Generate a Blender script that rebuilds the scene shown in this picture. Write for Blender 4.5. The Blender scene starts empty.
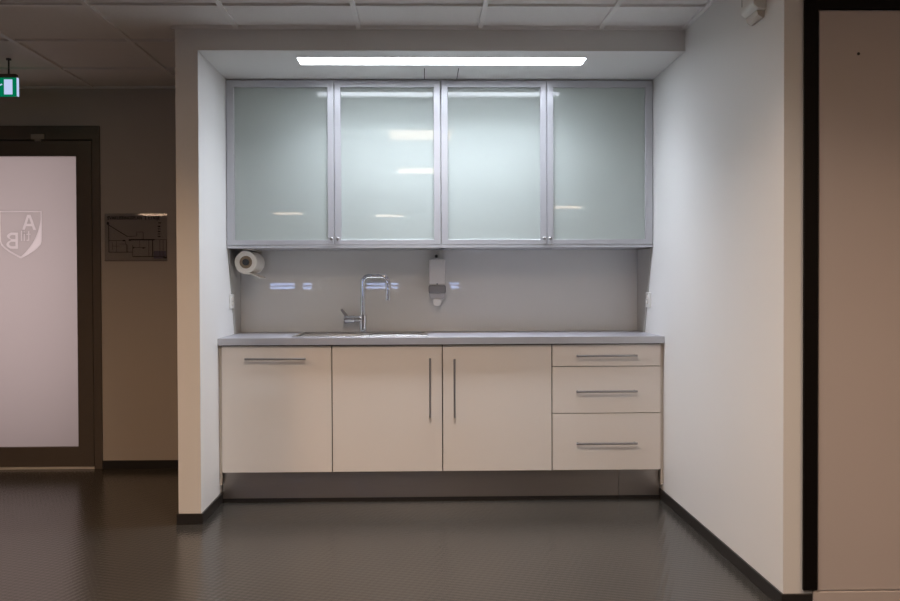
import bpy, bmesh, math, random
from mathutils import Vector, Matrix, geometry
random.seed(4)
S = bpy.context.scene
C = S.collection

# ------------------------------------------------------------------ dimensions (metres; x right, y into the picture, z up)
XL, XR = -1.1025, 1.3114            # alcove side walls
XP = -1.2136                        # outer edge of the pier
YP, YR, YW, YB = 4.411, 3.199, 5.758, 5.379
YC, YD, YK, YU = 4.786, 4.806, 4.852, 5.021
ZCE, ZSO, ZCT, ZCB = 2.445, 2.340, 0.896, 0.860
ZK, ZDT, ZUB, ZUT, ZUD = 0.169, 0.852, 1.389, 2.338, 1.407
BB = 0.0525
GB, GU = -0.493, -0.4947
RX0, RX1, RY0 = -6.6, 4.6, -8.6     # the room behind the camera
TX, TY = -0.911, 4.055              # ceiling grid origin

# ------------------------------------------------------------------ materials
def mat(name): 
    m = bpy.data.materials.new(name); m.use_nodes = True
    nt = m.node_tree; nt.nodes.clear()
    out = nt.nodes.new('ShaderNodeOutputMaterial')
    return m, nt, out
def pbr(name, col, rough=0.5, metal=0.0, coat=0.0, spec=0.5, noise=0.0, nscale=20.0, bump=0.0, bscale=300.0, stretch=None, emit=None, estr=0.0, rvar=0.0):
    m, nt, out = mat(name); N = nt.nodes; L = nt.links
    p = N.new('ShaderNodeBsdfPrincipled')
    p.inputs['Base Color'].default_value = (*col, 1); p.inputs['Roughness'].default_value = rough
    p.inputs['Metallic'].default_value = metal; p.inputs['Coat Weight'].default_value = coat
    p.inputs['Coat Roughness'].default_value = 0.003
    p.inputs['Specular IOR Level'].default_value = spec
    if emit: 
        p.inputs['Emission Color'].default_value = (*emit, 1); p.inputs['Emission Strength'].default_value = estr
    tc = N.new('ShaderNodeTexCoord'); mp = N.new('ShaderNodeMapping')
    L.new(tc.outputs['Object'], mp.inputs['Vector'])
    if stretch: mp.inputs['Scale'].default_value = stretch
    if noise > 0 or rvar > 0:
        n = N.new('ShaderNodeTexNoise'); n.inputs['Scale'].default_value = nscale; n.inputs['Detail'].default_value = 4
        L.new(mp.outputs[0], n.inputs['Vector'])
        if noise > 0:
            r = N.new('ShaderNodeMapRange'); r.inputs['To Min'].default_value = 1 - noise; r.inputs['To Max'].default_value = 1 + noise
            L.new(n.outputs['Fac'], r.inputs['Value'])
            mx = N.new('ShaderNodeMix'); mx.data_type = 'RGBA'; mx.blend_type = 'MULTIPLY'; mx.inputs[0].default_value = 1
            mx.inputs[6].default_value = (*col, 1); L.new(r.outputs[0], mx.inputs[7]); L.new(mx.outputs[2], p.inputs['Base Color'])
        if rvar > 0:
            r2 = N.new('ShaderNodeMapRange'); r2.inputs['To Min'].default_value = rough - rvar; r2.inputs['To Max'].default_value = rough + rvar
            L.new(n.outputs['Fac'], r2.inputs['Value']); L.new(r2.outputs[0], p.inputs['Roughness'])
    if bump > 0:
        n2 = N.new('ShaderNodeTexNoise'); n2.inputs['Scale'].default_value = bscale; n2.inputs['Detail'].default_value = 3
        L.new(mp.outputs[0], n2.inputs['Vector'])
        b = N.new('ShaderNodeBump'); b.inputs['Strength'].default_value = bump; b.inputs['Distance'].default_value = 0.002
        L.new(n2.outputs['Fac'], b.inputs['Height']); L.new(b.outputs[0], p.inputs['Normal'])
    L.new(p.outputs[0], out.inputs[0])
    return m
def emission(name, col, strength):
    m, nt, out = mat(name); e = nt.nodes.new('ShaderNodeEmission')
    e.inputs[0].default_value = (*col, 1); e.inputs[1].default_value = strength
    nt.links.new(e.outputs[0], out.inputs[0]); return m
def layered(name, base, second, fac, rough=0.05, ior=1.5, clear=0.0):
    """mix of two simple shaders under a clear glossy surface"""
    m, nt, out = mat(name); N = nt.nodes; L = nt.links
    def sh(kind, col):
        s = N.new({'diffuse': 'ShaderNodeBsdfDiffuse', 'translucent': 'ShaderNodeBsdfTranslucent', 'transparent': 'ShaderNodeBsdfTransparent'}[kind])
        s.inputs[0].default_value = (*col, 1); return s
    a, b = sh(*base), sh(*second)
    mx = N.new('ShaderNodeMixShader'); mx.inputs[0].default_value = fac
    L.new(a.outputs[0], mx.inputs[1]); L.new(b.outputs[0], mx.inputs[2])
    if clear > 0:
        c = sh('transparent', (0.93, 0.98, 0.95)); mc = N.new('ShaderNodeMixShader'); mc.inputs[0].default_value = clear
        L.new(mx.outputs[0], mc.inputs[1]); L.new(c.outputs[0], mc.inputs[2]); mx = mc
    g = N.new('ShaderNodeBsdfGlossy'); g.inputs['Roughness'].default_value = rough
    fr = N.new('ShaderNodeFresnel'); fr.inputs['IOR'].default_value = ior
    m2 = N.new('ShaderNodeMixShader'); L.new(fr.outputs[0], m2.inputs[0]); L.new(mx.outputs[0], m2.inputs[1]); L.new(g.outputs[0], m2.inputs[2])
    L.new(m2.outputs[0], out.inputs[0]); return m

WALL = pbr('wall_paint', (0.75, 0.74, 0.725), 0.55, noise=0.02, nscale=1.5, bump=0.08, bscale=250)
WALLB = pbr('corridor_paint', (0.52, 0.49, 0.46), 0.6, noise=0.02, nscale=1.5, bump=0.08, bscale=250)
TILE = pbr('ceiling_tile', (0.82, 0.81, 0.80), 0.85, noise=0.03, nscale=60, bump=0.12, bscale=400)
TBAR = pbr('ceiling_bar', (0.84, 0.83, 0.82), 0.45)
BLACK = pbr('black_skirting', (0.018, 0.016, 0.015), 0.45)
FRONT = pbr('cream_laminate', (0.80, 0.755, 0.71), 0.42, noise=0.015, nscale=3, spec=0.4)
CARC = pbr('carcass_gap_shade', (0.10, 0.085, 0.07), 0.6)  # dark brown stands in for the shade in the gaps around the fronts
FILL = pbr('filler_laminate', (0.55, 0.50, 0.44), 0.5)
ALU = pbr('brushed_aluminium', (0.54, 0.545, 0.575), 0.36, metal=0.5, noise=0.03, nscale=40, stretch=(1, 1, 12))
STEEL = pbr('handle_steel', (0.42, 0.41, 0.41), 0.30, metal=1.0)
CHROME = pbr('chrome', (0.72, 0.73, 0.75), 0.09, metal=1.0)
TOPM = pbr('worktop_grey', (0.44, 0.44, 0.49), 0.30, metal=0.25, noise=0.04, nscale=90, rvar=0.04)
SINKM = pbr('stainless_sink', (0.50, 0.49, 0.48), 0.30, metal=1.0, noise=0.03, nscale=60, stretch=(1, 12, 1))
PLINTH = pbr('stainless_plinth', (0.40, 0.36, 0.325), 0.33, metal=0.95, noise=0.06, nscale=14, stretch=(0.4, 1, 30), rvar=0.05)
SPLASH = pbr('splash_glass', (0.70, 0.69, 0.66), 0.45, coat=0.5, spec=0.2, noise=0.02, nscale=2)
SPLSIDE = pbr('side_splash_laminate', (0.50, 0.49, 0.46), 0.42)
WHITEP = pbr('white_plastic', (0.74, 0.73, 0.70), 0.35)
CREAMP = pbr('cream_plastic', (0.62, 0.57, 0.51), 0.4)
PAPER = pbr('paper', (0.82, 0.78, 0.71), 0.9, noise=0.06, nscale=120, bump=0.2, bscale=200)
CORE = pbr('cardboard_core', (0.30, 0.23, 0.16), 0.9, noise=0.2, nscale=80)
GREYP = pbr('grey_plastic', (0.24, 0.235, 0.24), 0.4)
DARKP = pbr('dark_plastic', (0.03, 0.03, 0.032), 0.4)
FRAMEM = pbr('door_frame_bronze', (0.125, 0.105, 0.088), 0.42, metal=0.2, noise=0.05, nscale=30)
BLKFR = pbr('black_frame', (0.004, 0.0025, 0.002), 0.6, spec=0.15)
LEAF = pbr('door_laminate', (0.53, 0.47, 0.445), 0.5, noise=0.02, nscale=2)
SILL = pbr('threshold_metal', (0.75, 0.72, 0.69), 0.4, metal=0.3)
PRINT = pbr('printed_black', (0.012, 0.010, 0.010), 0.6)
PRINTB = pbr('printed_violet', (0.11, 0.10, 0.15), 0.6)
SEAM = pbr('seam_shadowless', (0.05, 0.05, 0.05), 0.8)
SOFFIT = pbr('soffit_paint', (0.68, 0.68, 0.67), 0.5)
DOORGLASS = layered('frosted_cabinet_glass', ('diffuse', (0.86, 0.94, 0.90)), ('translucent', (0.86, 0.94, 0.90)), 0.42, rough=0.008, ior=1.5, clear=0.28)
SHELFG = pbr('shelf_glass_edge', (0.015, 0.03, 0.025), 0.3)
INNER = pbr('cabinet_inner', (0.90, 0.91, 0.90), 0.5)
FROST = layered('frosted_door_glass', ('diffuse', (0.42, 0.36, 0.36)), ('translucent', (0.66, 0.585, 0.575)), 0.75, rough=0.25)
CRESTM = layered('clearer_crest_glass', ('diffuse', (0.60, 0.55, 0.56)), ('translucent', (0.97, 0.88, 0.88)), 0.75, rough=0.25)
CLEAR = layered('clear_glass', ('transparent', (0.96, 0.96, 0.96)), ('transparent', (0.96, 0.96, 0.96)), 0.5)
ACRYL = layered('acrylic', ('transparent', (0.95, 0.945, 0.95)), ('diffuse', (0.40, 0.37, 0.37)), 0.08, rough=0.02, ior=1.4)
SOAPM = layered('milky_plastic', ('diffuse', (0.88, 0.86, 0.83)), ('translucent', (0.85, 0.73, 0.70)), 0.2, rough=0.15)
TUBE = emission('tube_light', (0.84, 0.90, 1.0), 14.0)
LAMP = emission('panel_light', (1.0, 0.74, 0.52), 7.0)
LAMPB = emission('panel_light_bright', (1.0, 0.68, 0.46), 10.0)
LAMPFILL = emission('added_fill_warm', (1.0, 0.60, 0.33), 6.0)  # glow of the fill lamp added at left
LAMPD = emission('panel_light_dim', (1.0, 0.74, 0.54), 9.0)
DAY = emission('daylight_pane', (0.42, 0.56, 1.0), 18.0)
EGREEN = emission('exit_green', (0.0, 0.12, 0.055), 1.0)
EWHITE = emission('exit_white', (0.40, 0.47, 0.68), 1.0)

def floor_material():
    m, nt, out = mat('studded_rubber_floor'); N = nt.nodes; L = nt.links
    p = N.new('ShaderNodeBsdfPrincipled'); p.inputs['Roughness'].default_value = 0.2; p.inputs['Specular IOR Level'].default_value = 0.5
    tc = N.new('ShaderNodeTexCoord')
    n = N.new('ShaderNodeTexNoise'); n.inputs['Scale'].default_value = 2.2; n.inputs['Detail'].default_value = 5
    L.new(tc.outputs['Object'], n.inputs['Vector'])
    cr = N.new('ShaderNodeValToRGB'); cr.color_ramp.elements[0].position = 0.3; cr.color_ramp.elements[1].position = 0.75
    cr.color_ramp.elements[0].color = (0.036, 0.034, 0.030, 1); cr.color_ramp.elements[1].color = (0.046, 0.043, 0.038, 1)
    L.new(n.outputs['Fac'], cr.inputs[0]); L.new(cr.outputs[0], p.inputs['Base Color'])
    # hammered studs: product of two diagonal waves
    sep = N.new('ShaderNodeSeparateXYZ'); L.new(tc.outputs['Object'], sep.inputs[0])
    def mth(op, a, b=None):
        k = N.new('ShaderNodeMath'); k.operation = op
        for i, v in enumerate((a, b)):
            if v is None: continue
            if isinstance(v, (int, float)): k.inputs[i].default_value = v
            else: L.new(v, k.inputs[i])
        return k.outputs[0]
    w = 2 * math.pi / 0.040
    def wave(ca, sa): return mth('SINE', mth('MULTIPLY', mth('ADD', mth('MULTIPLY', sep.outputs['X'], ca), mth('MULTIPLY', sep.outputs['Y'], sa)), w))
    s1 = wave(0.906, 0.423); s2 = wave(-0.423, 0.906)
    h = mth('MULTIPLY', s1, s2)
    b = N.new('ShaderNodeBump'); b.inputs['Strength'].default_value = 0.12; b.inputs['Distance'].default_value = 0.0025
    L.new(h, b.inputs['Height'])
    n2 = N.new('ShaderNodeTexNoise'); n2.inputs['Scale'].default_value = 180; L.new(tc.outputs['Object'], n2.inputs['Vector'])
    b2 = N.new('ShaderNodeBump'); b2.inputs['Strength'].default_value = 0.06; b2.inputs['Distance'].default_value = 0.002
    L.new(n2.outputs['Fac'], b2.inputs['Height']); L.new(b.outputs[0], b2.inputs['Normal']); L.new(b2.outputs[0], p.inputs['Normal'])
    L.new(p.outputs[0], out.inputs[0]); return m
FLOOR = floor_material()

# ------------------------------------------------------------------ mesh helpers
class MB:
    def __init__(self): self.bm = bmesh.new()
    def _add(self, tmp):
        me = bpy.data.meshes.new('t'); tmp.to_mesh(me); tmp.free()
        self.bm.from_mesh(me); bpy.data.meshes.remove(me); return self
    def box(self, x0, x1, y0, y1, z0, z1, bev=0.0, seg=2):
        t = bmesh.new(); bmesh.ops.create_cube(t, size=1)
        for v in t.verts:
            v.co = Vector(((x0 + x1) / 2 + v.co.x * (x1 - x0), (y0 + y1) / 2 + v.co.y * (y1 - y0), (z0 + z1) / 2 + v.co.z * (z1 - z0)))
        if bev > 0: bmesh.ops.bevel(t, geom=t.edges[:], offset=bev, segments=seg, affect='EDGES', profile=0.5)
        return self._add(t)
    def tube(self, pts, r, seg=16, cap=True):
        pts = [Vector(p) for p in pts]; rs = r if isinstance(r, (list, tuple)) else [r] * len(pts)
        t = bmesh.new(); rings = []
        d0 = (pts[1] - pts[0]).normalized()
        ref = Vector((0, 0, 1)) if abs(d0.z) < 0.9 else Vector((0, 1, 0))
        nrm = (ref - d0 * ref.dot(d0)).normalized()
        for i, p in enumerate(pts):
            if i == 0: d = d0
            elif i == len(pts) - 1: d = (pts[i] - pts[i - 1]).normalized()
            else: d = ((pts[i + 1] - p).normalized() + (p - pts[i - 1]).normalized()).normalized()
            nrm = (nrm - d * nrm.dot(d)).normalized(); bn = d.cross(nrm)
            rings.append([t.verts.new(p + (nrm * math.cos(2 * math.pi * k / seg) + bn * math.sin(2 * math.pi * k / seg)) * rs[i]) for k in range(seg)])
        for a, b in zip(rings, rings[1:]):
            for k in range(seg): t.faces.new((a[k], a[(k + 1) % seg], b[(k + 1) % seg], b[k]))
        if cap:
            t.faces.new(rings[0][::-1]); t.faces.new(rings[-1])
        bmesh.ops.recalc_face_normals(t, faces=t.faces[:])
        return self._add(t)
    def prism(self, poly, axis, a0, a1, bev=0.0):
        """polygon in the two remaining axes, extruded along axis from a0 to a1"""
        t = bmesh.new()
        def co(p, a):
            return {'x': (a, p[0], p[1]), 'y': (p[0], a, p[1]), 'z': (p[0], p[1], a)}[axis]
        A = [t.verts.new(co(p, a0)) for p in poly]; B = [t.verts.new(co(p, a1)) for p in poly]
        n = len(poly)
        t.faces.new(A); t.faces.new(B[::-1])
        for k in range(n): t.faces.new((A[k], B[k], B[(k + 1) % n], A[(k + 1) % n]))
        bmesh.ops.recalc_face_normals(t, faces=t.faces[:])
        if bev > 0: bmesh.ops.bevel(t, geom=t.edges[:], offset=bev, segments=2, affect='EDGES', profile=0.5)
        return self._add(t)
    def strip(self, outer, inner, axis, a0, a1):
        """closed ring between two outlines of equal point count"""
        t = bmesh.new()
        def co(p, a): return {'x': (a, p[0], p[1]), 'y': (p[0], a, p[1]), 'z': (p[0], p[1], a)}[axis]
        n = len(outer)
        o0 = [t.verts.new(co(p, a0)) for p in outer]; i0 = [t.verts.new(co(p, a0)) for p in inner]
        o1 = [t.verts.new(co(p, a1)) for p in outer]; i1 = [t.verts.new(co(p, a1)) for p in inner]
        for k in range(n):
            j = (k + 1) % n
            t.faces.new((o0[k], o0[j], i0[j], i0[k])); t.faces.new((o1[k], i1[k], i1[j], o1[j]))
            t.faces.new((o0[k], o1[k], o1[j], o0[j])); t.faces.new((i0[k], i0[j], i1[j], i1[k]))
        bmesh.ops.recalc_face_normals(t, faces=t.faces[:])
        return self._add(t)
    def frame(self, x0, x1, z0, z1, y0, y1, l, r, b, tp):
        return self.strip([(x0, z0), (x1, z0), (x1, z1), (x0, z1)], [(x0 + l, z0 + b), (x1 - r, z0 + b), (x1 - r, z1 - tp), (x0 + l, z1 - tp)], 'y', y0, y1)
    def outward(self):
        if self.bm.calc_volume(signed=True) < 0: bmesh.ops.reverse_faces(self.bm, faces=self.bm.faces[:])
        return self
    def build(self, name, material, parent=None, loc=None, smooth=True, bevel=0.0):
        self.outward()
        o0 = Vector(parent['_o']) if parent is not None else Vector(loc if loc is not None else (0, 0, 0))
        for v in self.bm.verts: v.co -= o0
        me = bpy.data.meshes.new(name); self.bm.to_mesh(me); self.bm.free()
        me.materials.append(material)
        if smooth:
            me.shade_smooth(); me.set_sharp_from_angle(angle=math.radians(35))
        o = bpy.data.objects.new(name, me); C.objects.link(o)
        o['_o'] = tuple(o0)
        if parent is not None: o.parent = parent
        else: o.location = o0
        if bevel > 0:
            md = o.modifiers.new('soft_edges', 'BEVEL'); md.width = bevel; md.segments = 2; md.limit_method = 'ANGLE'
        if smooth:
            wn_ = o.modifiers.new('even_shading', 'WEIGHTED_NORMAL'); wn_.keep_sharp = True; wn_.weight = 80
        return o
def tag(o, label, cat, group=None, kind=None):
    o['label'] = label; o['category'] = cat
    if group: o['group'] = group
    if kind: o['kind'] = kind
    return o
def thing(name, loc, label, cat, group=None, kind=None):
    o = bpy.data.objects.new(name, None); C.objects.link(o); o.location = loc; o.empty_display_size = 0.05
    o['_o'] = tuple(loc)
    return tag(o, label, cat, group, kind)
def struct(o, label, cat): return tag(o, label, cat, kind='structure')
def text_mesh(body, size, x, z, y0, y1, mirror=False, bold=0.0, sx=1.0, align='CENTER'):
    """letters standing in the xz plane, facing -y, between y0 (front) and y1 (back); returns an MB"""
    cu = bpy.data.curves.new('lettering', 'FONT'); cu.body = body; cu.size = size; cu.align_x = align; cu.align_y = 'CENTER'
    cu.extrude = abs(y1 - y0) / 2; cu.offset = bold; cu.resolution_u = 4
    ob = bpy.data.objects.new('lettering', cu); C.objects.link(ob)
    bpy.context.view_layer.update()
    ev = ob.evaluated_get(bpy.context.evaluated_depsgraph_get())
    me = bpy.data.meshes.new_from_object(ev)
    mb = MB(); mb.bm.from_mesh(me)
    s = -1 if mirror else 1
    for v in mb.bm.verts:
        v.co = Vector((x + s * sx * v.co.x, (y0 + y1) / 2 - v.co.z, z + v.co.y))
    bmesh.ops.remove_doubles(mb.bm, verts=mb.bm.verts[:], dist=1e-6)
    bmesh.ops.recalc_face_normals(mb.bm, faces=mb.bm.faces[:])
    bpy.data.objects.remove(ob); bpy.data.curves.remove(cu); bpy.data.meshes.remove(me)
    return mb

# ------------------------------------------------------------------ the room shell
struct(MB().box(RX0, RX1, RY0, YW + 0.1, -0.1, 0).build('floor', FLOOR), 'dark brown studded rubber floor', 'floor')
struct(MB().box(RX0, RX1, RY0, YW + 0.1, ZCE + 0.012, ZCE + 0.1).build('ceiling', TILE), 'grey white suspended tile ceiling', 'ceiling')
g = MB()
k = math.ceil((RX0 - TX) / 0.6)
while TX + 0.6 * k < RX1:
    x = TX + 0.6 * k
    if XL < x < XR: g.box(x - 0.012, x + 0.012, RY0, YP, ZCE, ZCE + 0.013)
    elif x < XP: g.box(x - 0.012, x + 0.012, RY0, YW, ZCE, ZCE + 0.013)
    else: g.box(x - 0.012, x + 0.012, RY0, YR, ZCE, ZCE + 0.013)
    k += 1
k = math.floor((YW - TY) / 0.6)
while TY + 0.6 * k > RY0:
    y = TY + 0.6 * k
    x1 = RX1 if y < YR else (XR if y < YP else XP)
    g.box(RX0, x1, y - 0.009, y + 0.009, ZCE + 0.0005, ZCE + 0.0133)
    k -= 1
# edge angles along the bulkhead, the right wall and the door wall
g.box(XP, XR, YP - 0.02, YP, ZCE - 0.002, ZCE + 0.0131); g.box(XR - 0.02, XR, YR, YP, ZCE - 0.002, ZCE + 0.0131)
g.box(RX0, XP, YW - 0.02, YW, ZCE - 0.002, ZCE + 0.0131); g.box(XP - 0.02, XP, YP, YW, ZCE - 0.002, ZCE + 0.0131)
struct(g.build('trim_1', TBAR), 'pale metal grid between the ceiling tiles', 'ceiling grid')

struct(MB().box(XP, XL, YP, YW + 0.1, 0, ZCE + 0.05).build('wall_left', WALL), 'white wall pier at the left side of the kitchenette niche', 'wall')
struct(MB().box(XL, XR, YB, YB + 0.1, 0, ZSO).build('wall_back', WALL), 'rear wall of the kitchenette niche', 'wall')
struct(MB().box(XR, RX1, YR, YB + 0.1, 0, ZCE + 0.05).build('wall_right', WALL), 'white wall at the right side of the kitchenette niche', 'wall')
LX, LY, ZR = (-0.645, 0.853), (4.545, 4.705), ZSO + 0.010
b = MB().box(XL, XR, YP, YB + 0.1, ZR + .008, ZCE + 0.05)
b.strip([(XL, YP), (XR, YP), (XR, YB + .1), (XL, YB + .1)], [(LX[0], LY[0]), (LX[1], LY[0]), (LX[1], LY[1]), (LX[0], LY[1])], 'z', ZSO, ZR + .008)
struct(b.build('wall_bulkhead', WALL), 'grey white bulkhead over the kitchenette niche', 'wall')
# seams of an access panel in the soffit, behind the lamp
t2 = MB(); 
for x in (0.014, 0.197): t2.box(x - 0.0022, x + 0.0022, 4.77, YU - 0.002, ZSO - 0.0015, ZSO + 0.001)
struct(t2.build('trim_2', SEAM), 'two thin dark panel seams in the soffit above the glass doors', 'panel seam')
# door wall with an opening for the left door
DX1, DX0, DZ = -2.067, -3.19, 2.205
w = MB().box(DX1, XP, YW, YW + 0.1, 0, ZCE + 0.05).box(RX0, DX0, YW, YW + 0.1, 0, ZCE + 0.05).box(DX0, DX1, YW, YW + 0.1, DZ, ZCE + 0.05)
struct(w.build('wall_corridor', WALLB), 'dim brown wall around the frosted glass door', 'wall')
struct(MB().box(RX0 - 0.1, RX0, RY0, YW + 0.1, 0, ZCE + 0.05).build('wall_far_left', WALL), 'far left wall of the room', 'wall')
struct(MB().box(RX1, RX1 + 0.1, RY0, YR + 0.1, 0, ZCE + 0.05).build('wall_far_right', WALL), 'far right wall of the room', 'wall')
struct(MB().box(RX0 - 0.1, RX1 + 0.1, RY0 - 0.1, RY0, 0, ZCE + 0.05).build('wall_behind', WALL), 'wall across the room opposite the kitchenette', 'wall')
# skirtings
TB = 0.009
struct(MB().box(XP - TB, XL + TB, YP - TB, YP, 0, BB).box(XL, XL + TB, YP, YK + 0.012, 0, BB).box(XP - TB, XP, YP, YW, 0, BB).build('baseboard_left', BLACK, bevel=0.002),
       'black skirting around the left pier', 'baseboard')
struct(MB().box(XR - TB, XR, YR, YK + 0.012, 0, BB).box(XR - TB, 1.416, YR - TB, YR, 0, BB).build('baseboard_right', BLACK, bevel=0.002),
       'black skirting along the right wall', 'baseboard')
struct(MB().box(DX1 + 0.001, XP - TB, YW - TB, YW, 0, BB).box(RX0, DX0 - 0.001, YW - TB, YW, 0, BB).build('baseboard_corridor', BLACK), 'black skirting right of the frosted glass door', 'baseboard')

# ------------------------------------------------------------------ left door with frosted glass
d1 = thing('door_1', ((DX0 + DX1) / 2, YW, 0), 'dark bronze framed door with frosted glass and a pale crest', 'door', kind='structure')
fr = MB()
fr.prism([(DX0, 0.0), (DX0, DZ), (DX1, DZ), (DX1, 0.0), (DX1 - 0.05, 0.0), (DX1 - 0.05, DZ - 0.088), (DX0 + 0.05, DZ - 0.088), (DX0 + 0.05, 0.0)], 'y', YW - 0.014, YW + 0.075)
fr.build('door_frame', FRAMEM, d1, bevel=0.002)
LX0, LX1, LZ0, LZ1 = DX0 + 0.055, DX1 - 0.055, 0.016, DZ - 0.094
GX0, GX1, GZ0, GZ1 = LX0 + 0.1, -2.221, 0.143, 2.013
MB().strip([(LX0, LZ0), (LX1, LZ0), (LX1, LZ1), (LX0, LZ1)], [(GX0, GZ0), (GX1, GZ0), (GX1, GZ1), (GX0, GZ1)], 'y', YW - 0.006, YW + 0.05).build('door_leaf', FRAMEM, d1, bevel=0.002)
MB().box(LX0 - 0.002, LX1 + 0.006, YW - 0.016, YW + 0.06, 0.0, 0.014).build('threshold', SILL, d1, bevel=0.002)
MB().box(-2.498, -2.413, YW - 0.024, YW - 0.0135, 2.117, 2.15, 0.002).box(-2.476, -2.436, YW - 0.022, YW - 0.012, 2.105, 2.118, 0.002).build('door_contact', pbr('contact_grey', (0.34, 0.32, 0.29), 0.5), d1)
MB().box(LX0 - 0.004, LX1 + 0.004, YW + 0.0505, YW + 0.07, LZ1 - 0.05, LZ1 + 0.0055).box(LX1 - 0.05, LX1 + 0.0045, YW + 0.0505, YW + 0.07, 0.0145, LZ1 - 0.05).box(LX0 - 0.004, LX0 + 0.05, YW + 0.0505, YW + 0.07, 0.0145, LZ1 - 0.05).build('door_light_stop', DARKP, d1)  # unseen stop added behind the leaf to block light leaking through the gap
GY0, GY1 = YW + 0.016, YW + 0.022
# crest: shield outline with a filled flank, and the letters, seen from behind (mirrored)
SH_L, SH_R, SH_T, SH_B = -2.722, -2.449, 1.664, 1.357
cx = (SH_L + SH_R) / 2
def shield(inset):
    hw = (SH_R - SH_L) / 2 - inset; top = SH_T - inset; bot = SH_B + inset * 1.5
    right = []
    for i in range(15):
        t = i / 14
        ww = hw * (1 - 0.02 * t / .66) if t <= .66 else hw * 0.98 * (1 - ((t - .66) / .34) ** 1.6)
        right.append((cx + ww, top + (bot - top) * t))
    return right + [(2 * cx - x_, z_) for x_, z_ in right[:-1]][::-1]
sh_out, sh_in = shield(0), shield(0.009)
for i in range(15):     # the inner edge sweeps from the upper right corner to the tip: the right flank is solid
    t = i / 14; x_, z_ = sh_in[i]
    lim = cx + ((SH_R - SH_L) / 2 - 0.012) * (1 - t ** 2.3) + 0.004
    sh_in[i] = (max(cx + 0.0006 * (14 - i), min(x_, lim)), z_)
def glyph(polys, x, z, sx, sz):       # polygons in a unit box, mirrored, lower right corner at x, z
    return [[(x - px * sx, z + pz * sz) for px, pz in p] for p in polys]
G_A = [[(0, 0), (.21, 0), (.29, .24), (.71, .24), (.79, 0), (1, 0), (.62, 1), (.38, 1)], [(.35, .41), (.65, .41), (.5, .83)]]
def bump(x0, z0, z1, w_, n=7): return [(x0 + w_ * math.sin(math.pi * k / (n - 1)) ** .8 if 0 < k < n - 1 else x0, z0 + (z1 - z0) * k / (n - 1)) for k in range(n)]
G_B = [[(0, 0)] + bump(.62, 0, .53, .38) + bump(.58, .55, 1, .36) + [(0, 1)], [(.22, .16)] + bump(.58, .16, .43, .18) + [(.22, .43)], [(.22, .60)] + bump(.54, .60, .84, .17) + [(.22, .84)]]
G_T = [[(.3, 0), (.85, 0), (.85, .14), (.55, .14), (.55, .60), (.85, .60), (.85, .74), (.55, .74), (.55, 1), (.3, 1), (.3, .74), (.05, .74), (.05, .60), (.3, .60)]]
G_I = [[(.3, 0), (.7, 0), (.7, .74), (.3, .74)], [(.3, .84), (.7, .84), (.7, 1.02), (.3, 1.02)]]
G_L = [[(.3, 0), (.7, 0), (.7, 1.05), (.3, 1.05)]]
CREST = {'shield_outline': [sh_out, sh_in],
         'crest_lettering': glyph(G_A, -2.487, 1.541, 0.090, 0.098) + glyph(G_B, -2.603, 1.420, 0.075, 0.105)
         + glyph(G_T, -2.520, 1.470, 0.034, 0.064) + glyph(G_I, -2.551, 1.470, 0.024, 0.064) + glyph(G_L, -2.568, 1.470, 0.024, 0.064)}
def inside(pt, polys):
    c = False
    for p in polys:
        for a in range(len(p)):
            (x1_, z1_), (x2_, z2_) = p[a], p[a - 1]
            if (z1_ > pt[1]) != (z2_ > pt[1]) and pt[0] < (x2_ - x1_) * (pt[1] - z1_) / (z2_ - z1_) + x1_: c = not c
    return c
cv, ce = [], []
for p in [[(GX0 - .004, GZ0 - .004), (GX1 + .004, GZ0 - .004), (GX1 + .004, GZ1 + .004), (GX0 - .004, GZ1 + .004)]] + [q for v in CREST.values() for q in v]:
    n0 = len(cv); cv += [Vector(q) for q in p]; ce += [(n0 + k, n0 + (k + 1) % len(p)) for k in range(len(p))]
tv, te, tf = geometry.delaunay_2d_cdt(cv, ce, [], 0, 1e-6)[:3]
def film(faces):
    """front triangles in the plane of the pane, thickened to the depth of the glass"""
    mb = MB(); vs = {}
    for f in faces:
        for k in f:
            if k not in vs: vs[k] = (mb.bm.verts.new((tv[k].x, GY0, tv[k].y)), mb.bm.verts.new((tv[k].x, GY1, tv[k].y)))
    cnt = {}
    for f in faces:
        for a, b2 in zip(f, f[1:] + f[:1]): cnt[(a, b2)] = 1
    for f in faces:
        mb.bm.faces.new([vs[k][0] for k in f]); mb.bm.faces.new([vs[k][1] for k in f][::-1])
        for a, b2 in zip(f, f[1:] + f[:1]):
            if (b2, a) not in cnt: mb.bm.faces.new([vs[a][0], vs[a][1], vs[b2][1], vs[b2][0]])
    bmesh.ops.recalc_face_normals(mb.bm, faces=mb.bm.faces[:])
    return mb
sorted_faces = {'frosted_pane': []}
for f in tf:
    f = list(f); m_ = ((tv[f[0]].x + tv[f[1]].x + tv[f[2]].x) / 3, (tv[f[0]].y + tv[f[1]].y + tv[f[2]].y) / 3)
    for nm, polys in CREST.items():
        if inside(m_, polys): sorted_faces.setdefault(nm, []).append(f); break
    else: sorted_faces['frosted_pane'].append(f)
pane = None
for nm in ('frosted_pane', 'shield_outline', 'crest_lettering'):
    o = film(sorted_faces[nm]).build(nm, FROST if pane is None else CRESTM, d1 if pane is None else pane, smooth=False)
    o.data.materials.append(CLEAR)
    for p in o.data.polygons:
        if p.normal.y > -0.5: p.material_index = 1
    pane = pane or o

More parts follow.
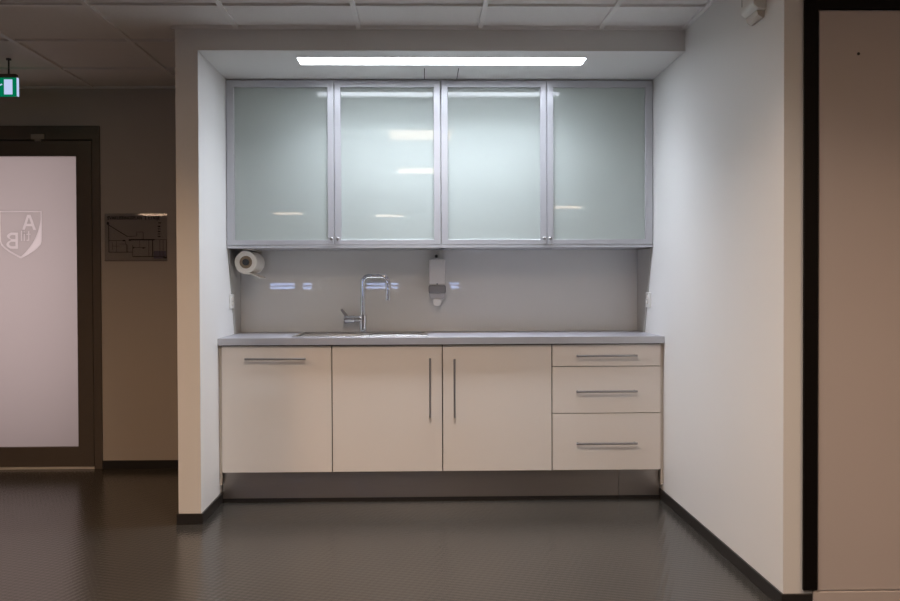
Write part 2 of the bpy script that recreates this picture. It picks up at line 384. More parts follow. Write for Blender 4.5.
# ------------------------------------------------------------------ right door (black framed)
d2 = thing('door_2', (1.9, YR, 0), 'beige door panel in a black frame right of the white wall', 'door', kind='structure')
MB().prism([(1.381, 0.066), (1.381, 2.26), (2.50, 2.26), (2.50, 0.066), (2.445, 0.066), (2.445, 2.173), (1.4315, 2.173), (1.4315, 0.066)], 'y', YR - 0.014, YR).build('door_frame', BLKFR, d2, bevel=0.002)
MB().box(1.436, 2.44, YR - 0.008, YR, 0.066, 2.169, 0.001).build('door_leaf', LEAF, d2)
MB().box(1.417, 2.50, YR - 0.014, YR, 0.0, 0.060, 0.001).build('kick_strip', LEAF, d2)
MB().tube([(1.579, YR - 0.0095, 2.014), (1.579, YR - 0.0075, 2.014)], 0.0055, 10).build('screw_hole', PRINT, d2)

# ------------------------------------------------------------------ lamps
lt = thing('strip_light', (0.104, 4.65, ZSO), 'long white fluorescent strip light in the soffit above the glass doors', 'light')
MB().strip([(LX[0] + .0005, LY[0] + .0005), (LX[1] - .0005, LY[0] + .0005), (LX[1] - .0005, LY[1] - .0005), (LX[0] + .0005, LY[1] - .0005)],
           [(LX[0] + .008, LY[0] + .006), (LX[1] - .008, LY[0] + .006), (LX[1] - .008, LY[1] - .006), (LX[0] + .008, LY[1] - .006)], 'z', ZSO, ZR + .0075).build('trim_frame', WHITEP, lt)
MB().box(LX[0] + .0085, LX[1] - .0085, LY[0] + .0065, LY[1] - .0065, ZR, ZR + 0.006).build('diffuser', TUBE, lt)
def ceiling_light(x, y, label, lamp, watt=0, col=(1, .68, .46), spread=140):
    cx_ = TX + 0.6 * math.floor((x - TX) / 0.6); cy_ = TY + 0.6 * math.floor((y - TY) / 0.6)
    t = thing('ceiling_light', (cx_ + 0.3, cy_ + 0.3, ZCE), label, 'light', 'square panel lights in the room ceiling')
    f = MB().strip([(cx_ + .013, cy_ + .010), (cx_ + .587, cy_ + .010), (cx_ + .587, cy_ + .590), (cx_ + .013, cy_ + .590)],
                   [(cx_ + .04, cy_ + .04), (cx_ + .56, cy_ + .04), (cx_ + .56, cy_ + .56), (cx_ + .04, cy_ + .56)], 'z', ZCE - 0.008, ZCE + 0.011)
    f.build('frame', TBAR, t)
    MB().box(cx_ + .041, cx_ + .559, cy_ + .041, cy_ + .559, ZCE - 0.004, ZCE + 0.002).build('diffuser', lamp, t)
    if watt:
        l_ = bpy.data.lights.new('ceiling_light_tube', 'AREA'); l_.shape = 'SQUARE'; l_.size = 0.51; l_.energy = watt; l_.color = col; l_.spread = math.radians(spread)
        o_ = bpy.data.objects.new('ceiling_light_tube', l_); C.objects.link(o_); o_.parent = t; o_.location = (0, 0, -0.0055)
ceiling_light(0.0, 2.6, 'warm square ceiling light in front of the kitchenette, nearest to it', LAMP, 23, (1, .81, .68))
ceiling_light(0.0, 0.2, 'warm square ceiling light over the viewer, second from the kitchenette', LAMP, 23, (1, .81, .68))
ceiling_light(-2.4, 3.15, 'added warm fill light in the ceiling left of the kitchenette', LAMPFILL, 18, (1, .57, .28))  # added to brighten the pier and door wall; no lamp known here
ceiling_light(-2.4, -0.4, 'added warm fill light in the ceiling at left, farther from the kitchenette', LAMPB)  # unseen lamp, added only to raise the brightness from the left
ceiling_light(2.2, 1.4, 'added warm fill light in the ceiling facing the black framed door', LAMPB, 17)  # added fill for the right door and wall, not a known lamp
ceiling_light(-2.45, -6.07, 'warm square ceiling light deep in the room, mirrored in leftmost glass door', LAMPD)
ceiling_light(-0.33, -6.6, 'warm square ceiling light deep in the room, mirrored in second glass door', LAMPD)
ceiling_light(2.49, -4.7, 'warm square ceiling light deep in the room, mirrored in rightmost glass door', LAMPD)
ceiling_light(-4.9, -4.6, 'warm square ceiling light mirrored in the evacuation plan plate', LAMPB)

sl = bpy.data.lights.new('strip_light_tube', 'AREA'); sl.shape = 'RECTANGLE'; sl.size = 1.46; sl.size_y = 0.135; sl.energy = 13; sl.color = (0.84, 0.90, 1.0); sl.spread = math.radians(125)
so_ = bpy.data.objects.new('strip_light_tube', sl); C.objects.link(so_); so_.parent = lt; so_.location = (0, 4.625 - 4.65, ZR - 0.002 - ZSO)
# windows far behind, mirrored in the splashback
sc = (2 * YB - RY0) / 17.8
for i, (a, b_) in enumerate(((-3.048, -2.551), (-2.391, -2.212), (-1.114, -0.734), (-0.634, -0.494), (0.548, 0.729))):
    x0, x1 = a * sc, b_ * sc; z0, z1 = 1.191 + (1.079 - 1.191) * sc, 1.191 + (1.198 - 1.191) * sc
    wn = thing('window_%d' % (i + 1), ((x0 + x1) / 2, RY0, z0), 'low slot window across the room, mirrored as a blue dash in the splashback', 'window', kind='structure')
    MB().frame(x0 - 0.02, x1 + 0.02, z0 - 0.02, z1 + 0.02, RY0, RY0 + 0.02, .02, .02, .02, .02).box(x0, x1, RY0 + 0.004, RY0 + 0.018, (z0 + z1) / 2 - 0.012, (z0 + z1) / 2 + 0.012).build('window_frame', FRAMEM, wn)
    MB().box(x0, x1, RY0 + 0.001, RY0 + 0.004, z0, z1).build('pane', DAY, wn)

# ------------------------------------------------------------------ base units
def handle(parent, x0, x1, z0, z1, y):
    """round bar on two short posts, along x or z"""
    r = 0.0058; yb = y - 0.032
    mb = MB()
    if x1 - x0 > z1 - z0:
        z = (z0 + z1) / 2
        mb.tube([(x0, yb, z), (x1, yb, z)], r, 12)
        for x in (x0 + 0.010, x1 - 0.010): mb.tube([(x, yb, z), (x, y + 0.0005, z)], 0.0052, 10)
    else:
        x = (x0 + x1) / 2
        mb.tube([(x, yb, z0), (x, yb, z1)], r, 12)
        for z in (z0 + 0.010, z1 - 0.010): mb.tube([(x, yb, z), (x, y + 0.0005, z)], 0.0052, 10)
    return mb.build('handle', STEEL, parent)
YF = YD + 0.019
def carcass(mb, x0, x1):
    y0, y1 = YF + 0.002, YB - 0.01
    mb.box(x0, x0 + 0.016, y0, y1, ZK, ZCB - 0.002).box(x1 - 0.016, x1, y0, y1, ZK, ZCB - 0.002)
    mb.box(x0 + 0.016, x1 - 0.016, y0, y1, ZK, ZK + 0.016).box(x0 + 0.016, x1 - 0.016, y1 - 0.008, y1, ZK + 0.016, ZCB - 0.002)
    mb.box(x0 + 0.016, x1 - 0.016, y0, y0 + 0.05, ZCB - 0.02, ZCB - 0.002)
    return mb
def front(parent, name, x0, x1, z0, z1):
    return MB().box(x0, x1, YD, YF, z0, z1, 0.0015).build(name, FRONT, parent)
GAP = 0.0028
X0, X4 = -1.0865, 1.2945
EDGE = [X0, GB, GB + 0.598, GB + 1.194, X4]
ymid = (YD + YB) / 2
c1 = thing('base_cabinet', ((EDGE[0] + EDGE[1]) / 2, ymid, 0), 'cream base cabinet at the left end with one wide horizontal bar handle', 'cabinet', 'cream base units under the worktop')
carcass(MB(), EDGE[0], EDGE[1] - 0.0005).build('body', CARC, c1)
dd = front(c1, 'door', EDGE[0], EDGE[1] - GAP, ZK, ZDT); handle(dd, -0.956, -0.630, 0.785, 0.785, YD)
c2 = thing('base_cabinet', ((EDGE[1] + EDGE[3]) / 2, ymid, 0), 'cream double door base cabinet under the sink with upright bar handles', 'cabinet', 'cream base units under the worktop')
carcass(MB(), EDGE[1] + 0.0005, EDGE[3] - 0.0005).build('body', CARC, c2)
dd = front(c2, 'door', EDGE[1] + GAP, EDGE[2] - GAP, ZK, ZDT); handle(dd, 0.038, 0.038, 0.465, 0.785, YD)
dd = front(c2, 'door', EDGE[2] + GAP, EDGE[3] - GAP, ZK, ZDT); handle(dd, 0.170, 0.170, 0.462, 0.780, YD)
c3 = thing('drawer_cabinet', ((EDGE[3] + EDGE[4]) / 2, ymid, 0), 'cream base cabinet with three stacked drawers at the right end', 'cabinet', 'cream base units under the worktop')
carcass(MB(), EDGE[3] + 0.0005, EDGE[4]).build('body', CARC, c3)
for z0, z1, hz in ((0.7355, ZDT, 0.790), (0.480, 0.7315, 0.597), (ZK, 0.476, 0.3145)):
    dr = front(c3, 'drawer', EDGE[3] + GAP, EDGE[4], z0, z1)
    handle(dr, 0.829, 1.160, hz + 0.003, hz + 0.003, YD)
tag(MB().box(XL + 0.001, X0 - 0.003, YD + 0.006, YD + 0.024, 0.10, ZCB - 0.001, 0.001).build('filler_strip', FILL, loc=(XL + 0.01, YD, 0.1)), 'narrow beige filler strip between left wall and cabinet', 'filler strip')
tag(MB().box(X4 + 0.002, XR - 0.001, YD + 0.006, YD + 0.024, 0.085, ZCB - 0.001, 0.001).build('filler_strip', FILL, loc=(XR - 0.008, YD, 0.1)), 'narrow beige filler strip between drawers and right wall', 'filler strip')
for x0, x1, lb in ((XL + 0.0095, 1.0745, 'long brushed steel plinth under the cream cabinets'), (1.0765, XR - 0.011, 'short brushed steel plinth piece under the drawers at right')):
    pl = thing('plinth', ((x0 + x1) / 2, YK, 0), lb, 'plinth')
    MB().box(x0, x1, YK, YK + 0.016, 0.018, ZK - 0.001, 0.001).build('panel', PLINTH, pl)
    MB().box(x0, x1, YK - 0.003, YK + 0.014, 0.0, 0.018).build('floor_seal', BLACK, pl)

# ------------------------------------------------------------------ worktop, sink, tap
SX0, SX1, SY0, SY1 = -0.715, 0.028, 4.850, 5.285
HX0, HX1, HY0, HY1 = SX0 + 0.012, SX1 - 0.012, SY0 + 0.012, SY1 - 0.012
wt = MB()
x0, x1, y0, y1 = XL + 0.001, XR - 0.001, YC, YB - 0.007
wt.strip([(x0, y0), (x1, y0), (x1, y1), (x0, y1)], [(HX0, HY0), (HX1, HY0), (HX1, HY1), (HX0, HY1)], 'z', ZCB, ZCT)
top = thing('worktop', (0.1, YC, ZCB), 'grey worktop with metal front edge running wall to wall', 'worktop')
wt.build('slab', TOPM, top)
MB().box(x0, x1, YC - 0.003, YC, ZCB - 0.001, ZCT + 0.0008, 0.001).build('front_edge', ALU, top)
sk = thing('sink', ((SX0 + SX1) / 2, (SY0 + SY1) / 2, ZCT), 'steel inset sink with drainer at left and bowl at right', 'sink')
BX0, BX1, BY0, BY1 = -0.305, 0.000, 4.885, 5.165
rim = MB()
rim.strip([(SX0, SY0), (SX1, SY0), (SX1, SY1), (SX0, SY1)], [(HX0 + .006, HY0 + .006), (HX1 - .006, HY0 + .006), (HX1 - .006, HY1 - .006), (HX0 + .006, HY1 - .006)], 'z', ZCT + 0.0006, ZCT + 0.007)
rim.build('rim', SINKM, sk, bevel=0.002)
deck = MB()
deck.strip([(HX0 + .004, HY0 + .004), (HX1 - .004, HY0 + .004), (HX1 - .004, HY1 - .004), (HX0 + .004, HY1 - .004)], [(BX0, BY0), (BX1, BY0), (BX1, BY1), (BX0, BY1)], 'z', ZCT - 0.004, ZCT - 0.001)
deck.build('deck', SINKM, sk)
dr = MB()
for i in range(9):
    y = 4.905 + i * 0.031
    dr.box(HX0 + 0.03, BX0 - 0.04, y, y + 0.010, ZCT - 0.0012, ZCT + 0.002, 0.001)
dr.build('drainer_ribs', SINKM, sk)
bw = MB(); t = bmesh.new()
def ring(x0, x1, y0, y1, z, r, n=5):
    vs = []
    for cx_, cy_, a0 in ((x1 - r, y1 - r, 0), (x0 + r, y1 - r, 90), (x0 + r, y0 + r, 180), (x1 - r, y0 + r, 270)):
        for i in range(n):
            a = math.radians(a0 + 90 * i / (n - 1)); vs.append(t.verts.new((cx_ + r * math.cos(a), cy_ + r * math.sin(a), z)))
    return vs
rings = [ring(BX0 - .004, BX1 + .004, BY0 - .004, BY1 + .004, ZCT - 0.001, 0.03), ring(BX0, BX1, BY0, BY1, ZCT - 0.006, 0.03), ring(BX0 + .006, BX1 - .006, BY0 + .006, BY1 - .006, ZCT - 0.13, 0.035), ring(BX0 + .03, BX1 - .03, BY0 + .03, BY1 - .03, ZCT - 0.15, 0.03)]
for a, b_ in zip(rings, rings[1:]):
    for i in range(20): t.faces.new((a[i], a[(i + 1) % 20], b_[(i + 1) % 20], b_[i]))
t.faces.new(rings[-1])
bmesh.ops.recalc_face_normals(t, faces=t.faces[:]); bw._add(t)
bo = bw.build('bowl', SINKM, sk)
md = bo.modifiers.new('sheet', 'SOLIDIFY'); md.thickness = 0.001; md.offset = 0
MB().tube([(-0.152, 5.025, ZCT - 0.1495), (-0.152, 5.025, ZCT - 0.144)], [0.042, 0.036], 20).build('drain_strainer', CHROME, sk)

FX, FY = -0.357, 5.305
FZ = ZCT + 0.0003
tp = thing('faucet', (FX, FY, FZ), 'chrome kitchen tap with square arched spout standing behind the sink', 'faucet')
MB().tube([(FX, FY, FZ), (FX, FY, FZ + 0.007), (FX, FY, FZ + 0.010)], [0.028, 0.028, 0.024], 24).tube([(FX, FY, FZ + 0.008), (FX, FY, 0.998), (FX, FY, 1.003)], [0.0215, 0.0215, 0.016], 24).build('body', CHROME, tp)
arc = [(FX, FY, 1.0), (FX, FY, 1.197)]
for i in range(1, 9):
    a = math.pi / 2 * i / 8; arc.append((FX + 0.036 - 0.036 * math.cos(a), FY, 1.197 + 0.036 * math.sin(a)))
XE = -0.207
for i in range(0, 9):
    a = math.pi / 2 * i / 8; arc.append((XE - 0.036 + 0.036 * math.sin(a), FY - 0.006, 1.197 + 0.036 * math.cos(a)))
arc.append((XE, FY - 0.006, 1.093))
MB().tube(arc, 0.0142, 18).tube([(XE, FY - .006, 1.102), (XE, FY - .006, 1.088)], 0.0158, 18).build('spout', CHROME, tp)
MB().tube([(FX, FY, 0.976), (-0.405, FY, 0.976), (-0.408, FY, 0.976), (-0.466, FY, 0.976), (-0.470, FY, 0.976)], [0.0195, 0.0195, 0.023, 0.023, 0.019], 24).build('mixer_barrel', CHROME, tp)
MB().tube([(-0.452, FY - .004, 0.992), (-0.462, FY - .006, 1.006), (-0.478, FY - .012, 1.026), (-0.484, FY - .014, 1.036)], [0.009, 0.009, 0.008, 0.007], 12).build('lever', STEEL, tp)

# ------------------------------------------------------------------ splashback
tag(MB().box(XL + 0.0065, XR - 0.0065, YB - 0.006, YB - 0.0002, ZCT + 0.0006, ZUB - 0.001, 0.0008).build('splashback', SPLASH, loc=(0.1, YB, ZCT)), 'glossy greige glass splashback between worktop and wall cabinets', 'splashback')
for s, x, lb in ((1, XL, 'slant edged grey side panel on the left wall above the worktop'), (-1, XR, 'slant edged grey side panel on the right wall above the worktop')):
    a, b_ = sorted((x + s * 0.0005, x + s * 0.006))
    tag(MB().prism([(YB - 0.0005, ZCT + .0006), (5.209, ZCT + .0006), (5.045, ZUB - .001), (YB - 0.0005, ZUB - .001)], 'x', a, b_).build('side_splash_panel', SPLSIDE, loc=(x, 5.2, ZCT)), lb, 'splash panel')

# ------------------------------------------------------------------ wall cabinets with frosted glass doors
def wall_cabinet(xa, xb, label, labels):
    root = thing('wall_cabinet', ((xa + xb) / 2, YB, ZUB), label, 'cabinet', 'glass door wall cabinets')
    y0, y1 = YU + 0.021, YB - 0.0005
    xm = GU if xa < GU else GU + 1.2
    cb = MB()
    cb.box(xa, xa + 0.016, y0, y1, ZUB, ZUT).box(xb - 0.016, xb, y0, y1, ZUB, ZUT)
    cb.box(xa + 0.016, xb - 0.016, y0, y1, ZUT - 0.016, ZUT).box(xa + 0.016, xb - 0.016, y1 - 0.008, y1, ZUB + 0.016, ZUT - 0.016)
    cb.box(xm - 0.008, xm + 0.008, y0 + 0.002, y1 - 0.008, ZUB + 0.016, ZUT - 0.016)
    cb.build('body', INNER, root)
    MB().box(xa + 0.0002, xb - 0.0002, YU + 0.001, y1, ZUB, ZUB + 0.0155, 0.001).build('bottom_panel', ALU, root)
    for z in (2.022, 1.709):
        for p, q in ((xa + 0.018, xm - 0.010), (xm + 0.010, xb - 0.018)):
            sh_ = MB().prism([(p, y0 - .0002), (p + .032, y0 - .0002), (p + .032, YU + .0174), (q - .032, YU + .0174), (q - .032, y0 - .0002), (q, y0 - .0002), (q, y1 - .010), (p, y1 - .010)], 'z', z - 0.0045, z + 0.0045).build('shelf', SHELFG, root, smooth=False)
            sh_.data.materials.append(CLEAR)
            for f_ in sh_.data.polygons:
                if f_.normal.y > -0.5: f_.material_index = 1
    for side, (p, q) in enumerate(((xa + 0.003, xm - 0.0014), (xm + 0.0014, xb - 0.003))):
        z0, z1 = ZUD, ZUT - 0.004
        l = 0.042 if p < -1 else 0.036; r = 0.042 if q > 1.2 else 0.036
        dr_ = MB().strip([(p, z0), (q, z0), (q, z1), (p, z1)], [(p + l, z0 + .028), (q - r, z0 + .028), (q - r, z1 - .040), (p + l, z1 - .040)], 'y', YU, YU + 0.02).build('door', ALU, root, bevel=0.0012)
        MB().box(p + l - .004, q - r + .004, YU + 0.0130, YU + 0.0170, z0 + .024, z1 - .036).build('glass_pane', DOORGLASS, dr_, smooth=False)
        gp = dr_.children[-1]; gp.data.materials.append(CLEAR)
        for f_ in gp.data.polygons:
            if f_.normal.y > -0.5: f_.material_index = 1
        kx = q - 0.016 if side == 0 else p + 0.016
        MB().tube([(kx, YU + 0.0003, 1.440), (kx, YU - 0.012, 1.440), (kx, YU - 0.014, 1.440), (kx, YU - 0.022, 1.440), (kx, YU - 0.024, 1.440)], [0.005, 0.005, 0.0095, 0.0095, 0.007], 16).build('knob', STEEL, dr_)
    return root
wall_cabinet(XL + 0.001, GU + 0.6 - 0.0004, 'aluminium framed wall cabinet with two frosted glass doors, left of the pair', None)
wall_cabinet(GU + 0.6 + 0.0004, XR - 0.001, 'aluminium framed wall cabinet with two frosted glass doors, right of the pair', None)

# ------------------------------------------------------------------ small things in the niche
# paper roll under the left wall cabinet
RXc, RZc, RR = -1.009, 1.313, 0.063
hd = thing('paper_roll_holder', (RXc, 5.2, ZUB), 'small white roll holder screwed under the left wall cabinet', 'holder')
MB().box(RXc - 0.02, RXc + 0.05, 5.10, 5.345, ZUB - 0.007, ZUB - 0.0003, 0.002).build('mounting_plate', CREAMP, hd)
MB().prism([(RXc - 0.014, ZUB - .005), (RXc + .042, ZUB - .005), (RXc + .040, ZUB - .02), (RXc + .012, RZc - .012), (RXc - .012, RZc - .012)], 'y', 5.352, 5.357).build('rear_arm', CREAMP, hd)
MB().tube([(RXc, 5.084, RZc), (RXc, 5.354, RZc)], 0.0186, 18).build('spindle', DARKP, hd)  # dark colour stands in for the shade inside the hollow core
rl = thing('paper_towel_roll', (RXc, 5.2, RZc), 'white paper towel roll with brown core under the left wall cabinet', 'paper roll')
n = 32
def circ(r): return [(RXc + r * math.cos(2 * math.pi * i / n), RZc + r * math.sin(2 * math.pi * i / n)) for i in range(n)]
MB().strip(circ(RR), circ(0.0365), 'y', 5.090, 5.348).build('paper', PAPER, rl)
MB().strip(circ(0.0360), circ(0.0190), 'y', 5.096, 5.346).build('core', CORE, rl)
pts = []
for i in range(9):
    a = math.radians(-150 + 75 * i / 8); pts.append((RXc + (RR + 0.0012) * math.cos(a), RZc + (RR + 0.0012) * math.sin(a)))
lx, lz = pts[-1]
for i in range(1, 6): pts.append((lx + 0.012 * i, lz - 0.0035 * i - 0.0003 * i * i))
back = [(x_, z_ - 0.0042) for x_, z_ in pts[::-1]]
MB().prism(pts + back, 'y', 5.095, 5.30).build('loose_sheet', PAPER, rl)

# soap dispenser
sx, yb = 0.0865, YB - 0.0062
sd = thing('soap_dispenser', (sx, yb, 1.05), 'milky white soap dispenser with grey band on the splashback', 'soap dispenser')
MB().box(sx - 0.050, sx + 0.050, yb - 0.088, yb - 0.014, 1.176, 1.334, 0.012, 4).build('reservoir', SOAPM, sd)
MB().box(sx - 0.044, sx + 0.044, yb - 0.014, yb - 0.0002, 1.11, 1.342, 0.003).build('back_plate', WHITEP, sd)
MB().box(sx - 0.052, sx + 0.052, yb - 0.094, yb - 0.010, 1.128, 1.176, 0.008, 3).build('band', GREYP, sd)
MB().prism([(sx - 0.050, 1.128), (sx + 0.050, 1.128), (sx + 0.042, 1.104), (sx + 0.030, 1.092), (sx - 0.030, 1.092), (sx - 0.042, 1.104)], 'y', yb - 0.090, yb - 0.012).build('pump_housing', pbr('pale_grey_plastic', (0.45, 0.44, 0.46), 0.4), sd, bevel=0.004)
MB().prism([(sx - 0.026, 1.096), (sx + 0.026, 1.096), (sx + 0.024, 1.062), (sx + 0.012, 1.054), (sx - 0.012, 1.054), (sx - 0.024, 1.062)], 'y', yb - 0.098, yb - 0.030).build('push_button', WHITEP, sd, bevel=0.003)
MB().tube([(sx - 0.003, yb + 0.0002, 1.352), (sx - 0.003, yb - 0.010, 1.352), (sx - 0.003, yb - 0.018, 1.352)], [0.010, 0.010, 0.007], 14).build('lock_knob', DARKP, sd)
MB().tube([(sx, yb - 0.0878, 1.184), (sx, yb - 0.090, 1.184)], 0.005, 12).build('level_mark', GREYP, sd)

# sockets on the side walls
def socket(x, s, y0, y1, z0, z1, label):
    t = thing('power_socket', (x, (y0 + y1) / 2, (z0 + z1) / 2), label, 'socket', 'wall sockets beside the worktop')
    a = [x + s * 0.0062, x + s * 0.017]; ym, zm = (y0 + y1) / 2, (z0 + z1) / 2
    MB().box(*sorted((x + s * 0.0003, x + s * 0.0105)), y0, y1, z0, z1, 0.003).build('cover_plate', WHITEP, t)
    MB().strip([(ym + 0.026 * math.cos(q * math.pi / 12), zm + 0.026 * math.sin(q * math.pi / 12)) for q in range(24)],
               [(ym + 0.020 * math.cos(q * math.pi / 12), zm + 0.020 * math.sin(q * math.pi / 12)) for q in range(24)], 'x', *sorted((x + s * 0.0103, x + s * 0.0135))).build('socket_ring', CREAMP, t)
    for dy in (-0.0095, 0.0095):
        MB().tube([(x + s * 0.0100, ym + dy, zm), (x + s * 0.0112, ym + dy, zm)], 0.003, 10).build('pin_hole', DARKP, t)
socket(XL, 1, 5.080, 5.160, 1.048, 1.130, 'small white socket on the left wall above the worktop')
socket(XR, -1, 5.078, 5.160, 1.045, 1.132, 'small white socket on the right wall above the worktop')

# box high on the right wall
bx = thing('alarm_box', (XR, 3.44, 2.23), 'small white box mounted high on the right wall near the ceiling', 'wall box')
XO = XR - 0.052
prof = [(XR, 2.395), (XO + 0.012, 2.395), (XO, 2.383), (XO, 2.262), (XO + 0.008, 2.243), (XO + 0.022, 2.232), (XR, 2.228)]
MB().prism([(p[0], p[1]) for p in prof], 'y', 3.366, 3.506).build('housing', WHITEP, bx, bevel=0.003)
MB().box(XO - 0.0012, XO + 0.003, 3.478, 3.482, 2.27, 2.38).build('groove', GREYP, bx)
MB().box(XO - 0.0015, XO + 0.002, 3.395, 3.445, 2.31, 2.36, 0.001).build('lens', CREAMP, bx)
MB().prism([(XR - 0.0005, 2.229), (XR - 0.030, 2.231), (XR - 0.026, 2.212), (XR - 0.012, 2.203), (XR - 0.0005, 2.203)], 'y', 3.385, 3.50).build('bracket', CREAMP, bx, bevel=0.002)

# ------------------------------------------------------------------ exit sign hanging left
ex = thing('exit_sign', (-2.41, 5.0, 2.236), 'lit green exit sign hanging from the ceiling at far left', 'sign')
EX0, EX1, EZ0, EZ1 = -2.59, -2.244, 2.236, 2.338
MB().box(EX0, EX1 - 0.004, 4.990, 5.010, EZ0, EZ1, 0.001).build('sign_panel', EGREEN, ex)
MB().box(EX1 - 0.004, EX1, 4.990, 5.010, EZ0, EZ1).build('lit_edge', EWHITE, ex)
MB().box(EX0, EX1 - 0.006, 4.985, 5.015, EZ1, EZ1 + 0.020, 0.002).build('housing', FRAMEM, ex)
for x in (-2.295, -2.525):
    MB().tube([(x, 5.0, EZ1 + 0.018), (x, 5.0, ZCE)], 0.0045, 10).tube([(x, 5.0, ZCE - 0.008), (x, 5.0, ZCE + 0.001)], 0.014, 14).build('hanging_rod', DARKP, ex)
MB().box(-2.317, -2.271, 4.9885, 4.9900, EZ0 + 0.009, EZ1 - 0.010).build('door_symbol', EWHITE, ex)
mn = MB(); yy = 4.9893
def limb(a, b_, r): mn.tube([(a[0], yy, a[1]), (b_[0], yy, b_[1])], r, 8)
mn.tube([(-2.352, 4.9885, 2.324), (-2.352, 4.9900, 2.324)], 0.009, 14)
yy = 4.9900
for a, b_, r in (((-2.358, 2.308), (-2.372, 2.284), .0066), ((-2.372, 2.284), (-2.350, 2.270), .005), ((-2.350, 2.270), (-2.356, 2.250), .0045), ((-2.372, 2.284), (-2.388, 2.266), .005), ((-2.388, 2.266), (-2.408, 2.264), .0045),
                 ((-2.358, 2.308), (-2.340, 2.296), .004), ((-2.340, 2.296), (-2.328, 2.302), .0035), ((-2.360, 2.308), (-2.382, 2.308), .004), ((-2.382, 2.308), (-2.390, 2.294), .0035)): limb(a, b_, r)
mn.build('running_figure', EWHITE, ex)
MB().prism([(-2.52, 2.291), (-2.49, 2.316), (-2.49, 2.300), (-2.44, 2.300), (-2.44, 2.282), (-2.49, 2.282), (-2.49, 2.266)], 'y', 4.9885, 4.9900).build('arrow_symbol', EWHITE, ex)

# ------------------------------------------------------------------ evacuation plan on the door wall
PX0, PX1, PZ0, PZ1 = -2.040, -1.643, 1.336, 1.644
PY = YW - 0.008
ep = thing('evacuation_plan', ((PX0 + PX1) / 2, YW, PZ0), 'clear acrylic evacuation plan plate on the wall right of the frosted door', 'sign')
MB().box(PX0, PX1, PY, PY + 0.004, PZ0, PZ1, 0.0006).build('plate', ACRYL, ep)
for x in (PX0 + 0.012, PX1 - 0.012):
    for z in (PZ0 + 0.012, PZ1 - 0.012): MB().tube([(x, PY - 0.0006, z), (x, YW, z)], 0.004, 10).build('wall_spacer', STEEL, ep)
text_mesh('EVAKUERINGSPLAN  2. ETASJE', 0.030, PX0 + 0.018, PZ1 - 0.030, PY - 0.0010, PY - 0.0001, False, 0.0006, 0.83, 'LEFT').build('plan_title', PRINT, ep, smooth=False)
U = 0.000645          # drawing units of the plan
lines = MB()
def ln(u0, v0, u1, v1, wdt=1.0):
    a = Vector((PX0 + (u0 - 95) * U, PZ1 - (v0 - 85) * U)); b2 = Vector((PX0 + (u1 - 95) * U, PZ1 - (v1 - 85) * U))
    d = (b2 - a).normalized(); nn = Vector((-d.y, d.x)) * 0.0017 * wdt
    lines.prism([tuple(a + nn), tuple(b2 + nn), tuple(b2 - nn), tuple(a - nn)], 'y', PY - 0.0008, PY - 0.0001)
for q in ((135, 190, 135, 470, 1.2), (135, 470, 370, 470, 1), (135, 200, 320, 315, 1.3), (135, 355, 300, 355, .8), (320, 315, 410, 310, .7), (410, 270, 475, 270, .7), (410, 310, 410, 270, .7), (475, 270, 475, 345, .9),
          (335, 347, 590, 347, 2.4), (568, 347, 568, 520, 1.5), (370, 515, 690, 515, 1.2), (370, 400, 370, 515, .7), (530, 347, 530, 515, .7), (375, 425, 500, 425, .8), (590, 347, 705, 347, .7), (640, 347, 640, 515, .7),
          (672, 347, 672, 515, .7), (705, 347, 705, 515, .7), (170, 370, 170, 450, .5), (210, 360, 210, 470, .5), (240, 390, 310, 390, .6), (310, 390, 310, 470, .8), (170, 410, 240, 410, .5), (300, 355, 300, 390, .6), (440, 347, 440, 425, .5),
          (90, 552, 720, 552, .5), (320, 470, 320, 400, .6)): ln(*q)
mk = lines
def blob(u, v, w_, h_): mk.box(PX0 + (u - 95 - w_ / 2) * U, PX0 + (u - 95 + w_ / 2) * U, PY - 0.0011, PY - 0.0002, PZ1 - (v - 85 + h_ / 2) * U, PZ1 - (v - 85 - h_ / 2) * U)
for q in ((128, 183, 22, 26), (285, 355, 22, 14), (342, 350, 22, 16), (690, 526, 34, 16), (640, 180, 30, 10), (633, 215, 26, 14), (633, 240, 26, 8), (633, 265, 26, 12), (633, 290, 26, 8), (633, 315, 26, 10), (478, 430, 20, 10), (378, 425, 16, 14)): blob(*q)
lines.build('plan_drawing', PRINT, ep, smooth=False)
lg = MB()
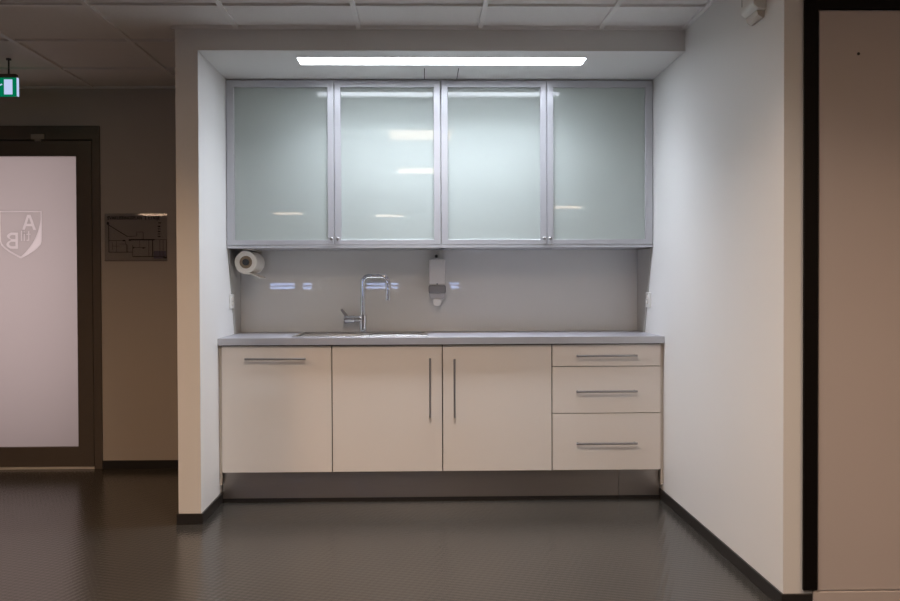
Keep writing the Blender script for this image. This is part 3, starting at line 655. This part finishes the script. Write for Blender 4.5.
lg.box(PX0 + (580 - 95) * U, PX0 + (700 - 95) * U, PY - 0.0007, PY - 0.0001, PZ1 - (535 - 85) * U, PZ1 - (460 - 85) * U)
lg.build('plan_legend', PRINTB, ep, smooth=False)

# ------------------------------------------------------------------ light of the room beyond the frosted door
al = bpy.data.lights.new('room_beyond_light', 'AREA'); al.shape = 'RECTANGLE'; al.size = 1.6; al.size_y = 2.3; al.energy = 21; al.color = (1.0, 0.88, 0.88)
ao = bpy.data.objects.new('room_beyond_light', al); C.objects.link(ao); ao.location = (-2.7, YW + 1.3, 1.25); ao.rotation_euler = (math.radians(-90), 0, 0)

# ------------------------------------------------------------------ world, camera, view
wd = bpy.data.worlds.new('world'); S.world = wd; wd.use_nodes = True
wd.node_tree.nodes['Background'].inputs[0].default_value = (0.8, 0.85, 1.0, 1); wd.node_tree.nodes['Background'].inputs[1].default_value = 0.02
FL, CXP, CYP = 887.81, 441.18, 295.36
yaw, pitch, roll = 0.0208, -0.0141, 0.0036
cam = bpy.data.cameras.new('camera'); cam.sensor_fit = 'HORIZONTAL'; cam.sensor_width = 36.0; cam.lens = FL / 900 * 36.0
cam.shift_x = (450 - CXP) / 900; cam.shift_y = (CYP - 300.5) / 900; cam.clip_start = 0.02; cam.clip_end = 60
co = bpy.data.objects.new('camera', cam); C.objects.link(co)
cy, sy, cp, sp = math.cos(yaw), math.sin(yaw), math.cos(pitch), math.sin(pitch)
R = Vector((cy, -sy, 0)); F = Vector((sy * cp, cy * cp, sp)); D = -Vector((-sy * sp, -cy * sp, cp))
R2 = R * math.cos(roll) + D * math.sin(roll); D2 = -R * math.sin(roll) + D * math.cos(roll)
Mx = Matrix((R2, -D2, -F)).transposed().to_4x4(); Mx.translation = Vector((0, 0, 1.191))
co.matrix_world = Mx
S.camera = co
S.view_settings.view_transform = 'Standard'; S.view_settings.look = 'None'; S.view_settings.gamma = 1.0; S.view_settings.use_curve_mapping = False
S.view_settings.exposure = 0.37
for o in bpy.data.objects:
    if '_o' in o: del o['_o']
